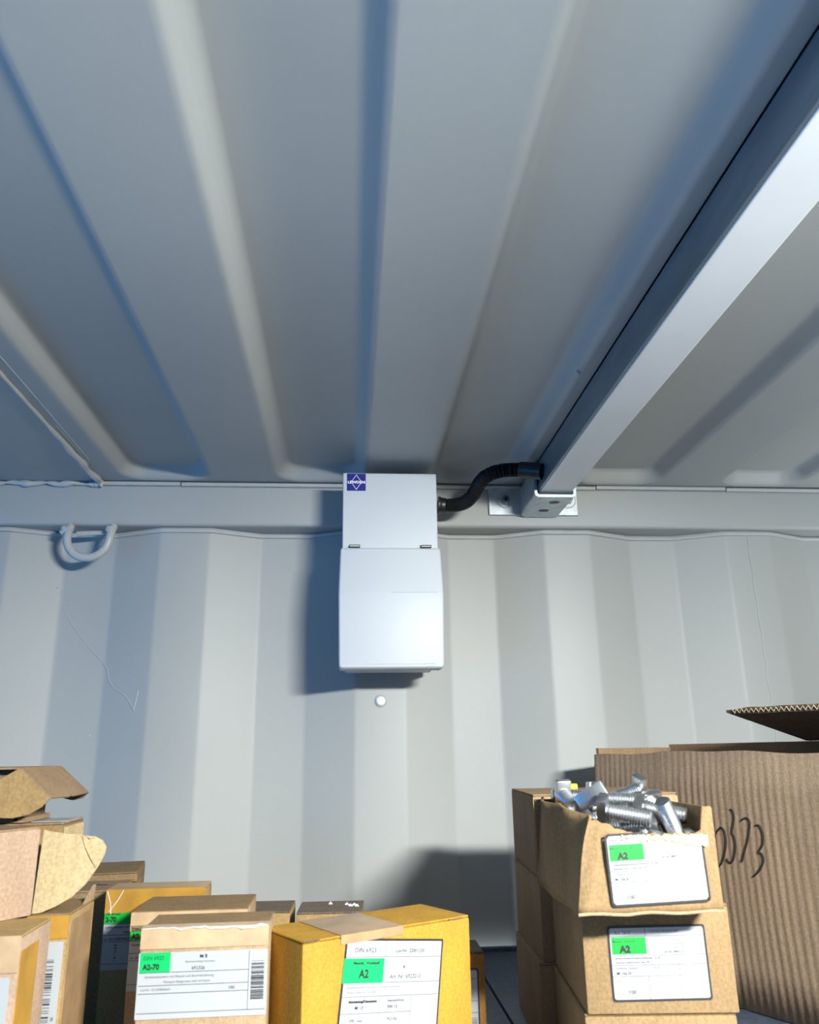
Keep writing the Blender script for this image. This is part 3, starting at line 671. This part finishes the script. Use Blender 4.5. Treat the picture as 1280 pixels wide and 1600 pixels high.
# ---- yellow carton, front centre
gk = 'fastener cartons standing along the shelf'
yc_ = carton('fastener_carton', 'bright yellow carton with green A2 label, tape across its lid', (-0.0325, 0.646, ZS), 31, 0.157, 0.069, 0.130, K_YEL, gk, top='lid')
def top_strip(o, px0_, px1_, d_, h_, m, over=0.014, name='tape'):
    """tape over the lid that folds down the front"""
    m_ = MB(); m_.box(px0_, px1_, -0.0004, d_, h_ + 0.0001, h_ + 0.0005); m_.box(px0_, px1_, -0.0008, -0.0002, h_ - over, h_ + 0.0005)
    return m_.build(name, m, o)
top_strip(yc_, 0.032, 0.089, 0.068, 0.130, TAPE, 0.006)
u0, v0 = face_uv(yc_, 541, 1466); u1, v1 = face_uv(yc_, 692, 1466); u2, _ = face_uv(yc_, 530, 1598)
yl = [('g', .0, .70, .395, .865, GREEN2), ('h', .01, .99, .875), ('v', .40, .875, .99), ('h', .01, .99, .70), ('h', .01, .99, .61), ('h', .01, .70, .50), ('v', .70, .12, .61), ('v', .38, .12, .50), ('h', .01, .99, .12), ('h', .01, .99, .30 - .18),
      ('t', 'DIN 6923', .09, .905, .045, GI, 'LEFT', 1.1), ('t', 'Lot-Nr. 22001230', .50, .905, .038, GI, 'LEFT', 1.0), ('t', 'Material / Werkstoff', .09, .825, .026, IK, 'LEFT', 1.1, .0001), ('t', 'A2', .155, .735, .078, IK, 'LEFT', .95, .0002),
      ('t', 'Art.-Nr. 6923210', .46, .725, .042, GI, 'LEFT', 1.0), ('t', 'Sechskantmuttern mit Flansch, mit Sperrverzahnung', .05, .665, .022, PI_, 'LEFT', 1.05), ('t', 'Hexagon flange nuts, serrated', .05, .633, .022, PI_, 'LEFT', 1.0),
      ('t', 'Abmessung/Dimension', .08, .57, .025, IK, 'LEFT', 1.1, .0001), ('t', 'Antrieb/Drive', .46, .57, .025, IK, 'LEFT', 1.1), ('t', 'M 10', .145, .525, .037, IK), ('t', 'SW 15', .46, .525, .035, IK),
      ('t', 'VPE / box', .10, .445, .028, GI, 'LEFT', 1.1), ('t', '100', .10, .355, .06, GI, 'LEFT', 1.0), ('t', 'PO-Nr.', .47, .445, .034, GI), ('t', '0452022', .47, .395, .034, GI), ('v', .60, .80, .84), ('tri', .585, .81, .615, .81, .60, .79)]
ya_ = math.radians(-7.5); yh = 0.0995
make_label(yc_, u0 + math.sin(ya_) * yh, v0 - math.cos(ya_) * yh, u1 - u0 + 0.001, yh, yl, True, rot=-7.5, rad=0.001)
MB().prism([(0.0005, -0.0012), (0.014, -0.0012), (0.013, -0.0003), (0.0, -0.0003)], 0.0006, lambda u, v, t_: (u, v, 0.1298 + t_)).build('flap_edge', K_DARK, yc_)
MB().box(0.135, 0.150, -0.0009, 0.0, 0.1286, 0.1294).build('flap_edge', K_DARK, yc_)

# ---- carton half hidden behind the yellow one
ob = carton('fastener_carton', 'narrow orange brown carton peeping out right of the yellow carton', (0.046, 0.806, ZS), 0, 0.080, 0.05, 0.085, K_ORANGE, gk, top='lid', topmat=K_DARK)
make_label(ob, 0.02, 0.006, 0.054, 0.066, [('h', .02, .98, .87), ('h', .02, .98, .60), ('h', .02, .98, .46), ('bar', .80, .05, .95, .40, 5)], True)

# ---- carton with the large white label, left of the yellow one
H4 = 0.140
c4 = carton('fastener_carton', 'tan carton with wide white label, green DIN 6923 A2-70 patch and barcode', (-0.1510, 0.657, ZS), 0.8, 0.0925, 0.055, H4, K_PALE, gk, top='lid', topmat=K_TAN)
top_strip(c4, 0.0, 0.0925, 0.012, H4, TAPE_CL, 0.0135)
random.seed(5)
wk = MB(); P = [(0.001 + k * 0.0045, -0.0010, H4 - 0.0002 + random.uniform(-.0012, .0008)) for k in range(21)]
wk.tube(P, [0.0004 + 0.0009 * random.random() * (k / 20) for k in range(21)], 6); wk.build('tape_wrinkle', WRINK, c4, True)
u0, v0 = face_uv(c4, 209, 1594); u1, v1 = face_uv(c4, 418, 1482)
m4 = [('g', .01, .70, .245, 1.0, GREEN2), ('h', .01, .855, .695), ('v', .855, .09, .99), ('h', .01, .855, .50), ('h', .01, .855, .38), ('h', .01, .99, .09),
      ('t', 'DIN 6923', .035, .89, .085, mat('ink_dark_green', (0.0, 0.12, 0.05), .5), 'LEFT', 1.0), ('t', 'A2-70', .035, .745, .115, IK, 'LEFT', .95, .00015), ('t', 'M 8', .47, .90, .075, IK, 'LEFT', 1.1), ('t', 'Beanstandung Nummer:', .36, .835, .042, PI_, 'LEFT', 1.25), ('t', '692326', .41, .725, .075, GI, 'LEFT', 1.0),
      ('t', 'Sechskantmuttern mit Flansch und Sperrverzahnung', .055, .615, .055, PI_, 'LEFT', 1.0), ('t', 'Hexagon flange nuts with serration', .20, .535, .055, PI_, 'LEFT', 1.0), ('t', 'Lot-Nr.  A2-2208/30622', .03, .425, .05, PI_, 'LEFT', 1.0), ('t', '100', .70, .41, .072, GI, 'LEFT', 1.05),
      ('bar', .875, .24, .975, .84, 12), ('bar', .875, .26, .975, .80, 31)]
make_label(c4, u0 + .0004, v0, u1 - u0, v1 - v0, m4, False, rad=0.001)

# ---- carton behind it, part of its label showing at the left
c3 = carton('fastener_carton', 'tan carton behind the wide-label one, green patch cut off at its left', (-0.1835, 0.757, ZS), 0.5, 0.0975, 0.076, 0.135, K_PALE, gk, top='lid', topmat=K_TAN)
MB().box(0.0, 0.0975, -0.0007, -0.0002, 0.120, 0.1345).build('tape', TAPE_CL, c3)
small = lambda a, b: [('g', .0, .76, a, 1.0, GREEN), ('h', .0, .99, .57), ('h', .0, .99, .46), ('h', .0, .99, .10), ('h', .0, .99, .755), ('t', b[0], .015, .905, .085, IK, 'LEFT', 1.0, .0001), ('t', b[1], .015, .79, .115, IK, 'LEFT', .9, .00025),
      ('t', b[2], .02, .685, .05, IK, 'LEFT', 1.0), ('t', 'Hexagon', .22, .60, .055, IK, 'LEFT', 1.0), ('t', b[3], .015, .485, .06, IK, 'LEFT', 1.0), ('bar', .13, .14, .16, .42, 3)]
_, va = face_uv(c3, 205, 1446); _, vb = face_uv(c3, 200, 1549)
make_label(c3, 0.0004, vb, 0.094, va - vb, small(.24, ('DIN 6923', 'A2-70', 'Sechskantmuttern mit Flansch', 'nr. A2-2208/30622')), False, rad=.001)

# ---- carton further back with a label folded round its corner
c2 = carton('fastener_carton', 'gold carton against the left stack, label folded round its corner, taped lid', (-0.2290, 0.842, ZS), 0.3, 0.0925, 0.040, 0.1405, K_GOLD, gk, top='lid', topmat=K_GOLD)
top_strip(c2, 0.0, 0.0925, 0.039, 0.1405, TAPE_OR, 0.020)
for a, b in (((0.001, .1395), (0.006, .120)), ((0.016, .140), (0.004, .122))):
    MB().tube([(a[0], -0.001, a[1]), ((a[0] + b[0]) / 2 + .001, -0.001, (a[1] + b[1]) / 2), (b[0], -0.001, b[1])], 0.0005, 5).build('tape_wrinkle', WRINK, c2)
_, va = face_uv(c2, 165, 1421); _, vb = face_uv(c2, 160, 1516)
make_label(c2, 0.0003, vb, 0.085, va - vb, small(.31, ('N 6923', '2-70', 'echskantmuttern mit', 'nr. A2-2208/30622')), False, rad=.001)

# ---- two dusty low cartons at the back
d1 = carton('fastener_carton', 'low dusty brown carton with barcode label, left of its twin', (-0.1225, 0.918, ZS), -1.5, 0.0625, 0.066, 0.105, K_GOLD, gk, top='lid', topmat=K_DARK)
make_label(d1, 0.034, 0.036, 0.026, 0.056, [('v', .35, .0, 1.), ('h', .0, .35, .5), ('h', .0, .35, .2), ('bar', .48, .10, .92, .92, 21)], True)
d2 = carton('fastener_carton', 'low dusty brown carton with white flecks on its lid behind yellow', (-0.0530, 0.905, ZS), -2, 0.069, 0.066, 0.105, K_GOLD, gk, top='lid', topmat=K_DARK)
for x, y in ((0.051, 0.040), (0.055, 0.032), (0.059, 0.036), (0.062, 0.030), (0.033, 0.046)):
    MB().tube([(x - .002, y, .1052), (x, y + .001, .1062), (x + .0018, y - .001, .1052)], [.0007, .0014, .0006], 6).build('paint_fleck', WHITE, d2)

# ---- two cartons in the back left corner
a1 = carton('fastener_carton', 'brown carton farthest back at left, right of the lashing ring below', (-0.3585, 0.985, ZS), 9, 0.12, 0.105, 0.136, K_TAN, gk, top='lid')
a1['label'] = 'brown carton farthest back, beside the wall behind the left stack'
b1 = carton('fastener_carton', 'open-edged brown carton just in front of the farthest back one', (-0.3295, 0.895, ZS), 4, 0.108, 0.072, 0.132, K_TAN, gk, top='none')
MB().bbox(0.0005, 0.098, 0.0005, 0.0715, 0.1304, 0.132, 0.0005, 1).build('top_flap', K_BROWN, b1)
MB().prism([(0.001, 0), (0.0715, 0), (0.0715, 0.0042), (0.001, 0.003)], 0.0014, lambda u, v, t_: (0.1055 + t_ + v * .4, u, 0.1304 + v)).build('side_flap', K_PALE, b1)
MB().tube([(0.062, 0.036, .1322), (0.068, 0.040, .1324), (0.073, 0.037, .1322), (0.078, 0.0365, .1322)], 0.0005, 5).build('pen_mark', INK, b1)

# ---- left stack, bottom: two taped cartons
l1 = carton('taped_carton', 'blurred taped carton nearest the viewer at lower left edge', (-0.353, 0.588, ZS), 2.0, 0.140, 0.062, 0.150, K_PINK, gk, top='lid', topmat=K_GOLD)
MB().box(0.1399, 0.1405, 0.002, 0.036, 0.0, 0.1405).build('tape', TAPE_OR, l1)
make_label(l1, 0.060, 0.026, 0.076, 0.100, [('bar', .70, .1, .92, .80, 8), ('bar', .70, .2, .92, .75, 28), ('h', .1, .65, .5), ('h', .1, .65, .3)], False, rad=.003)
MB().box(0.0, 0.1402, -0.0008, -0.0002, 0.1285, 0.150).build('tape', TAPE_CL, l1)
l2 = carton('taped_carton', 'taped carton with upright barcode label beside the gap at left', (-0.337, 0.664, ZS), 1.5, 0.130, 0.068, 0.150, K_GOLD, gk, top='lid', topmat=K_TAN)
MB().box(0.1299, 0.1305, 0.004, 0.058, 0.030, 0.144).build('tape', TAPE, l2)
MB().box(0.100, 0.1302, -0.0008, -0.0002, 0.1335, 0.149).build('tape', TAPE_OR, l2)
make_label(l2, 0.1135, 0.0585, 0.0145, 0.073, [('bar', .18, .22, .62, .84, 9), ('h', .05, .95, .06), ('t', '2208', .72, .3, .045, GI, 'LEFT', .3)], False, rad=.001)
MB().prism([(0.0, 0.0), (0.030, 0.0), (0.0345, 0.0115), (0.030, 0.012)], 0.0014, lambda u, v, t_: (0.1278 + t_, 0.036 + u, 0.1485 + v)).build('corner_flap', K_PALE, l2)

# ---- left stack, middle: open carton whose end flap sticks out
l3 = thing('flap_carton', 'open pinkish carton with rounded cream end flap sticking out at left', 'box', (-0.2335, 0.664, -0.110), math.radians(55))
MB().bbox(-0.12, 0.0, 0.0, 0.05, 0.0, 0.060, 0.0014, 2).build('body', K_PINK, l3, 40)
MB().box(-0.119, -0.001, 0.002, 0.049, 0.0598, 0.0612).build('top_flap', K_BROWN, l3)
poly = [(0, 0.001), (0.002, 0.059), (0.010, 0.0570), (0.020, 0.0552), (0.029, 0.0545), (0.033, 0.0525), (0.041, 0.0515), (0.0465, 0.0485), (0.0495, 0.0435), (0.0490, 0.0385), (0.044, 0.0285), (0.036, 0.0180), (0.027, 0.0100), (0.016, 0.0045), (0.006, 0.0012)]
fa = math.radians(-30)
def fflap(u, v, t_):
    bend = 0.0025 * (u / .05) ** 2 + (0.0022 if u > .04 else 0)
    return (math.cos(fa) * u - math.sin(fa) * (t_ + bend), math.sin(fa) * u + math.cos(fa) * (t_ + bend), v)
ef = MB().prism(poly, 0.0016, fflap).build('end_flap', K_CREAM, l3)
ef['label'] = 'rounded cream end flap'
MB().tube([fflap(0.030, 0.053, -.0003), fflap(0.033, 0.045, -.0004), fflap(0.038, 0.036, -.0003), fflap(0.043, 0.0285, -.0002)], 0.0004, 5).build('crease', K_PALE, ef)
MB().tube([fflap(0.032, 0.0530, 0), fflap(0.036, 0.0515, -.0004), fflap(0.041, 0.0513, 0)], [0.0004, .0011, .0004], 6).build('torn_nick', K_TORN, ef)

# ---- left stack: small ribbed carton behind it
l4 = carton('ribbed_carton', 'ribbed tan carton with a white label on its top, behind the flap carton', (-0.3170, 0.6925, -0.110), 3, 0.089, 0.062, 0.0615, K_TAN, None, top='lid', topmat=K_BROWN)
rb = MB()
for k in range(14): rb.tube([(0.0893, 0.004 + k * 0.0042, 0.004), (0.0893, 0.004 + k * 0.0042, 0.058)], 0.0010, 5)
rb.build('flute_ribs', K_CREAM, l4)
MB().prism([(0.060, 0.012), (0.088, 0.012), (0.088, 0.052), (0.066, 0.054)], 0.0005, lambda u, v, t_: (u, v, 0.0616 + t_)).build('label', PAPER, l4)

# ---- left stack, top: carton with its lid tongue bent down
l5 = thing('lidded_carton', 'small carton on top of the left stack, lid tongue bent down', 'box', (-0.3500, 0.694, -0.0478), 0)
MB().bbox(0.0, 0.088, 0.0, 0.056, 0.0, 0.0405, 0.0012, 2).build('body', K_DARK, l5, 40)
lx = 0.088; lz = 0.0425
lp = MB().box(0.0, lx, -0.012, 0.083, lz - 0.0016, lz).build('lid', K_BROWN, l5)
tn = MB().prism([(0, -0.012), (0.0352, -0.012), (0.0362, 0.030), (0.0335, 0.034), (0.0360, 0.040), (0.0352, 0.083), (0, 0.083)], 0.0014, lambda u, v, t_: (lx + u * 0.755 + t_ * .65, v, lz - 0.0014 - u * 0.655 + t_ * .75)).build('lid_tongue', K_BROWN, l5)
# rounded dust flaps hanging from both ends of the tongue
dpoly = [(0.0, 0.0), (0.0352 * .755, -0.0352 * .655), (0.021, -0.0290), (0.012, -0.0345), (0.000, -0.0370), (-0.012, -0.0365), (-0.024, -0.0330), (-0.034, -0.0280), (-0.034, -0.0200), (-0.016, -0.0095)]
MB().prism(dpoly, 0.0014, lambda u, v, t_: (lx + u, -0.0135 + t_ - v * .02, lz - 0.001 + v)).build('dust_flap', K_GOLD, tn)
d2p = [(0.003, -0.003), (0.0352 * .755, -0.0352 * .655), (0.022, -0.0275), (0.014, -0.0290), (0.006, -0.0270), (0.001, -0.0225)]
MB().prism(d2p, 0.0014, lambda u, v, t_: (lx + u, 0.0815 + t_, lz - 0.001 + v)).build('dust_flap', K_DARK, tn)  # rear flap in darker board, its shade put into the colour
lb5 = MB().box(0.030, 0.064, -0.0009, -0.0003, 0.016, 0.033).build('label', PAPER, l5)
MB().box(0.084, 0.0925, 0.0, 0.056, 0.0002, 0.004).build('bottom_tab', K_BROWN, l5)

# ---- scrap of paper on the shelf
p = on(147, 1592, 2, ZS + .001)
if p.y > 0.2:
    sc_ = thing('paper_scrap', 'tiny white paper scrap on the dark shelf between left cartons', 'scrap', (-0.205, 0.80, ZS))
    MB().prism([(-.003, -.0015), (.001, -.002), (.004, .0005), (.001, .002), (-.002, .001)], .0006, lambda u, v, t_: (u, v, .0002 + t_ + abs(u) * .1)).build('sheet', PAPER, sc_)
